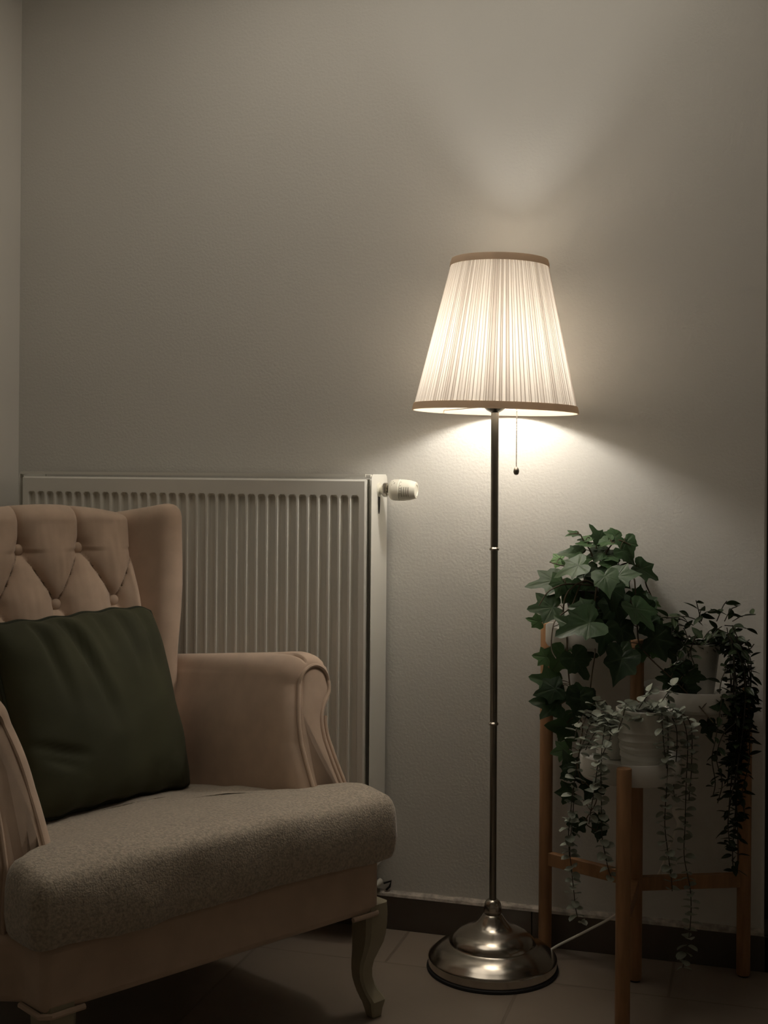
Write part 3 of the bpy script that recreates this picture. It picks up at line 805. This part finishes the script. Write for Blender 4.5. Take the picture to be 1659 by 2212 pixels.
leaves = [ # x, y, size, tip direction, upness 0..1, tint, depth
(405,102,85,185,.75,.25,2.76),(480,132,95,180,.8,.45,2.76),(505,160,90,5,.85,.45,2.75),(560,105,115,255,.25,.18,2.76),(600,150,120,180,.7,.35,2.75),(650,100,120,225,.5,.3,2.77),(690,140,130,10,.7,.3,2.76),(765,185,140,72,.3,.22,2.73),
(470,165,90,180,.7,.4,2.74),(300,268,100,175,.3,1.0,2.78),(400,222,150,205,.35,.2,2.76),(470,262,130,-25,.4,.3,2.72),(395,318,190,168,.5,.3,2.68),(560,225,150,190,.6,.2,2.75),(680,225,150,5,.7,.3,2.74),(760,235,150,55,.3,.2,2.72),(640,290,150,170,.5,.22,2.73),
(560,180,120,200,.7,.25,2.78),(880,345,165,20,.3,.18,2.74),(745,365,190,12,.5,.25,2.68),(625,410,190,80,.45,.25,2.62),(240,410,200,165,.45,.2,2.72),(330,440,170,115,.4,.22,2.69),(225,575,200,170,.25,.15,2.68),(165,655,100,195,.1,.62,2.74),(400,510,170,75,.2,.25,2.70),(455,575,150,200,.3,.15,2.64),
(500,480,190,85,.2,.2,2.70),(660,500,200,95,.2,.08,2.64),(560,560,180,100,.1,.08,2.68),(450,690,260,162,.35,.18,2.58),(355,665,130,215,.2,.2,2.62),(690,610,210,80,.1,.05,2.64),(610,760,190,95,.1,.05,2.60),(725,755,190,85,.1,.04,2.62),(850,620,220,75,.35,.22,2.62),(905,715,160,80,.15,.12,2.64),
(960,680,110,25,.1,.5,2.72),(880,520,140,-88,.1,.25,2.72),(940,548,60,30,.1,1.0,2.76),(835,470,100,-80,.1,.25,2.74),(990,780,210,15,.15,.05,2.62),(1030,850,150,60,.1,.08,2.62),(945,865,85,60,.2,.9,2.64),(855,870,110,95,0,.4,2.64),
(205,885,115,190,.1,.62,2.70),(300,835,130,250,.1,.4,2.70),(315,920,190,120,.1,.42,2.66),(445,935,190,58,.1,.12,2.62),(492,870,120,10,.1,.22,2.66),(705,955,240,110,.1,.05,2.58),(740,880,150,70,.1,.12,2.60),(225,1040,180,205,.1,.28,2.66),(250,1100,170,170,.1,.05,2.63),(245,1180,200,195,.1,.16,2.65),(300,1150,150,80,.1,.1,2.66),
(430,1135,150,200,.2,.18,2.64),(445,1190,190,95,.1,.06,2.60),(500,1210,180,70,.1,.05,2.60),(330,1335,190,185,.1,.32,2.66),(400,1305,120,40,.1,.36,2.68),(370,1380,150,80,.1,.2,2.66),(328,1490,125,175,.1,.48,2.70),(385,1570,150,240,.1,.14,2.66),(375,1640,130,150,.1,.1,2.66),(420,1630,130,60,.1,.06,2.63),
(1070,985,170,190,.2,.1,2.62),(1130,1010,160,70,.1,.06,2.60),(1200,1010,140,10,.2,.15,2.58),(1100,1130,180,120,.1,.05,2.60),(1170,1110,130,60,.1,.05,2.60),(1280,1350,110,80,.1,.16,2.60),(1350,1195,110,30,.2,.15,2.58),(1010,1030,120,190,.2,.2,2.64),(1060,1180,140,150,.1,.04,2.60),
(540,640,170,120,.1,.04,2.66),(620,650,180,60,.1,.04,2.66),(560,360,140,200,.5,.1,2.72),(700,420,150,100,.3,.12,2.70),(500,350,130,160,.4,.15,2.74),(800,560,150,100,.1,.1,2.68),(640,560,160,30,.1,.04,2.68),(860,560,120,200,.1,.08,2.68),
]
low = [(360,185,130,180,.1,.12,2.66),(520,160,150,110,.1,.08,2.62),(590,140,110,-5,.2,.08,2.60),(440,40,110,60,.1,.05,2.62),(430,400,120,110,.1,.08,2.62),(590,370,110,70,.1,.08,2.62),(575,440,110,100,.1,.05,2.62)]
def put_ivy(px, py, s_, deg, up, tint, d):
    c = at(px, py, d); L = s_/2.968/FPX*d*1.06
    tip = imgdir(deg, None)
    n = (-f_)*(1-up*.75)+z_*(up*1.0+.18)+r_*rng.uniform(-.35, .35)+z_*rng.uniform(-.2, .25)
    tip = tip + (-f_)*rng.uniform(-.1, .35)
    tn = (tip-n.normalized()*tip.dot(n.normalized())).normalized()
    stem_pt = c - tn*L*.38
    add_ivy(fo, stem_pt, n, tip, L, tint, rng)
    best = min(vp, key=lambda q: (q-stem_pt).length)
    if .004 < (best-stem_pt).length < .09:
        mid = (best+stem_pt)/2+Vector((0, 0, .006)); stems.tube(spline([best, mid, stem_pt+n.normalized()*-.001], 4), .0009, 5)
for a, b, s_, dg, up, tn, d in leaves: put_ivy(*z3(a, b), s_, dg, up, tn, d)
lowv = spline([at(*z3(470, 1700), 2.60), at(*z4(500, 130), 2.60), at(*z4(560, 230), 2.60), at(*z4(490, 370), 2.61), at(*z4(560, 430), 2.61)], 6)
stems.tube(lowv, .0012, 6); vp += lowv
for a, b, s_, dg, up, tn, d in low: put_ivy(*z4(a, b), s_, dg, up, tn, d)
fo.build('foliage', M_ivy, ivy, world=True, sharp=60); stems.build('stem', M_ivystem, ivy, world=True)

# ---- dark pointed-leaf plant on the middle tray
rng = random.Random(9)
rus = empty('potted_trailing_plant', tuple(TR), 0, 'dark trailing plant with small pointed leaves in a white pot on the middle tray', 'potted plant')
PC = Vector(TR)+Vector((.004, -.005, 0))
pot(rus, PC, .056, .043, .112, M_pot, name='pot', label='smooth white pot')
fo = MB(); stems = MB(); top_ = PC+Vector((0, 0, .108))
def z7(a, b): return 1380+a/5.946, 1280+b/5.946
def strand(P, leafL, leafW, step, mat_t, rn=False, tr=.0011, spread=1.0, jit=.5, skip=0):
    q = spline(P, 10); stems.tube(q, tr, 5); acc = 0; s_ = 1; t0 = rng.uniform(0, 6)
    for a, b in zip(q, q[1:]):
        acc += (b-a).length
        if acc > step:
            acc = 0; s_ = -s_; t0 += 2.1
            d = (b-a).normalized(); o1 = d.orthogonal().normalized(); o2 = d.cross(o1)
            for kk in ((0, PI) if rn else (0,)):
                an = t0+kk; out = o1*math.cos(an)+o2*math.sin(an)
                tip = out*spread+d*rng.uniform(.1, .7)+Vector((0, 0, -.25 if not rn else .05))
                n = Vector((0, 0, 1))*.7+d*-.3+Vector((rng.uniform(-jit, jit), rng.uniform(-jit, jit), rng.uniform(-.2, .4)))
                sc = rng.uniform(.7, 1.15)
                add_leaf(fo, b+out*.001, n, tip, leafL*sc, leafW*sc, max(0, mat_t+rng.uniform(-.08, .14)), rnd=rn, curve=rng.uniform(-.05, .25))
# tuft
for k in range(46):
    a = rng.uniform(0, 2*PI); el = rng.uniform(.1, 1.2); L_ = rng.uniform(.03, .085)
    d = Vector((math.cos(a)*math.cos(el), math.sin(a)*math.cos(el)*.7, math.sin(el)*.7)); p0 = top_+Vector((math.cos(a)*.025, math.sin(a)*.02, -.004))
    strand([p0, p0+d*L_*.6, p0+d*L_+Vector((0, 0, -.01))], .031, .0135, .013, .12, spread=.8, jit=.8)
for (x0_, y0_, x1_, y1_, x2_, y2_) in ((800,320,770,240,735,100),(800,330,600,310,350,330),(800,330,850,260,980,230),(1000,330,1080,180,1130,110),(1100,330,1180,220,1260,180),(1200,330,1330,300,1500,280),(700,380,500,330,290,320),(1100,380,1300,440,1380,460),(760,330,800,220,840,180),(650,400,450,420,420,540)):
    W3 = [at(*z7(x0_, y0_+40), 2.63), at(*z7(x1_, y1_), 2.62), at(*z7(x2_, y2_), 2.61)]
    strand(W3, .031, .0145, .014, .14, spread=.7, jit=.6)
hang = [
 ([(1130,450),(1160,620),(1180,800),(1200,1000),(1190,1150),(1180,1400),(1190,1560)], 2.60),
 ([(1200,440),(1300,650),(1330,780),(1350,1000),(1370,1150),(1380,1400)], 2.60),
 ([(1200,420),(1310,670),(1400,790),(1440,900),(1440,1200),(1430,1500)], 2.61),
 ([(1180,680),(1290,780),(1310,900),(1350,980)], 2.60),
 ([(1170,790),(1130,880),(1110,1000),(1060,1130),(1040,1300),(1060,1600)], 2.59),
 ([(1000,460),(1350,620),(1420,720),(1480,660)], 2.61),
]
for P, d in hang: strand([at(*z7(a, b), d) for a, b in P], .027, .0125, .011, .06, spread=.8, jit=.9)
for k in range(13):   # the thick right-hand curtain of stems
    x0_ = 1572+rng.uniform(0, 48); xe = 1582+rng.uniform(-10, 22); ye = rng.uniform(1700, 1890) if k < 6 else rng.uniform(1560, 1700); d = rng.uniform(2.57, 2.63)
    P = [at(1585+rng.uniform(-12, 12), 1375, d), at(x0_, 1450, d), at(x0_+rng.uniform(-5, 8), 1540, d), at((x0_+xe)/2+rng.uniform(-8, 10), 1640, d), at(xe, ye-60, d), at(xe+rng.uniform(-8, 8), ye, d)]
    strand(P, .027, .0125, .0085, .04, spread=.85, jit=.9, tr=.0012)
for P in ([(1560,1500),(1552,1560),(1545,1600),(1538,1640),(1545,1690),(1540,1720)], [(1590,1560),(1560,1590),(1548,1640),(1560,1690),(1550,1735)], [(1490,1372),(1475,1400),(1462,1430),(1450,1440)], [(1500,1375),(1492,1410),(1500,1440),(1488,1450)], [(1505,1372),(1482,1420),(1470,1436),(1455,1448)]):
    strand([at(a, b, 2.57) for a, b in P], .026, .0125, .012, .08, spread=.9, jit=.8)
fo.build('foliage', M_ruscus, rus, world=True, sharp=60); stems.build('stem', M_estem, rus, world=True)

# ---- grey-green round-leaf plants on the lowest tray
def euca(root, c, strands, tuft_n, seed, R0=.05, tint=.45, tufts=()):
    global fo, stems, rng
    rng = random.Random(seed); fo = MB(); stems = MB(); tp = c+Vector((0, 0, .100))
    for k in range(tuft_n):
        a = rng.uniform(0, 2*PI); L_ = rng.uniform(.02, .05)
        d = Vector((math.cos(a), math.sin(a), rng.uniform(.1, .9))); p0 = tp+Vector((math.cos(a)*.02, math.sin(a)*.02, 0))
        strand([p0, p0+d*L_*.6, p0+d*L_+Vector((0, 0, -.006))], .0200, .0180, .011, tint, rn=True, tr=.0008, jit=.6)
    for P in strands:
        W3 = [at(a, b, d) for a, b, d in P]
        strand(W3, .0205, .0180, .0135, tint, rn=True, tr=.0010, jit=.5)
    fo.build('foliage', M_euca, root, world=True, sharp=60); stems.build('stem', M_estem, root, world=True)
c1 = at(1391, 1645, 2.53); c1.z = TF.z
eu = empty('potted_eucalyptus', tuple(c1), 0, 'pale round-leaved trailing plant in a ribbed white pot, front of the lowest tray', 'potted plant')
pot(eu, c1, .0565, .0455, .117, M_pot, ribs=True, name='pot', label='white ceramic pot with wavy ribs')
euca(eu, c1, [
 [(1430,1530,2.52),(1441,1545,2.48),(1443,1620,2.47),(1440,1700,2.47),(1436,1780,2.47),(1444,1850,2.47),(1450,1895,2.47),(1452,1925,2.47)],
 [(1440,1525,2.55),(1470,1545,2.52),(1485,1600,2.52),(1482,1700,2.52),(1480,1780,2.52),(1478,1850,2.52),(1492,1930,2.52),(1490,2010,2.52),(1475,2090,2.52)],
 [(1430,1530,2.50),(1430,1560,2.455),(1434,1610,2.45),(1440,1660,2.45)],
 [(1440,1530,2.54),(1460,1570,2.50),(1462,1620,2.50),(1455,1700,2.50),(1460,1730,2.50)],
 [(1445,1525,2.55),(1490,1560,2.54),(1494,1650,2.54),(1488,1730,2.54)],
 [(1350,1535,2.52),(1352,1520,2.47),(1345,1550,2.46),(1335,1580,2.46)],
 [(1380,1530,2.50),(1400,1500,2.48),(1405,1490,2.48)],
 [(1420,1530,2.50),(1440,1500,2.50),(1455,1480,2.50)],
], 16, 21)
c2 = at(1312, 1636, 2.60); c2.z = TF.z; c2 = TF+Vector((-.040, .040, 0))
eu2 = empty('potted_eucalyptus', tuple(c2), 0, 'smaller pale round-leaved trailing plant behind the ribbed pot, spilling left over the lowest tray', 'potted plant')
pot(eu2, c2, .040, .034, .075, M_pot, name='pot', label='small smooth white pot')
euca(eu2, c2-Vector((0, 0, .035)), [
 [(1320,1570,2.58),(1280,1560,2.55),(1262,1600,2.50),(1248,1640,2.48),(1240,1700,2.48),(1238,1760,2.48),(1231,1830,2.48),(1235,1880,2.48),(1240,1930,2.48)],
 [(1320,1570,2.58),(1300,1540,2.53),(1320,1580,2.47),(1306,1620,2.455),(1292,1650,2.45),(1285,1700,2.45),(1278,1740,2.45),(1272,1780,2.45)],
 [(1320,1570,2.58),(1310,1555,2.52),(1300,1620,2.46),(1298,1680,2.455),(1299,1740,2.455),(1300,1800,2.455),(1306,1840,2.455),(1315,1880,2.455),(1322,1898,2.455)],
 [(1240,1930,2.48),(1243,1960,2.48),(1250,1985,2.48),(1264,1990,2.48)],
 [(1320,1570,2.58),(1270,1540,2.56),(1250,1560,2.54),(1240,1600,2.52)],
 [(1330,1570,2.58),(1310,1520,2.57),(1290,1515,2.56),(1275,1525,2.55)],
 [(1320,1570,2.58),(1290,1580,2.53),(1275,1600,2.50),(1265,1620,2.49)],
 [(1238,1700,2.48),(1232,1760,2.475),(1228,1800,2.475),(1230,1850,2.475)],
], 9, 33)
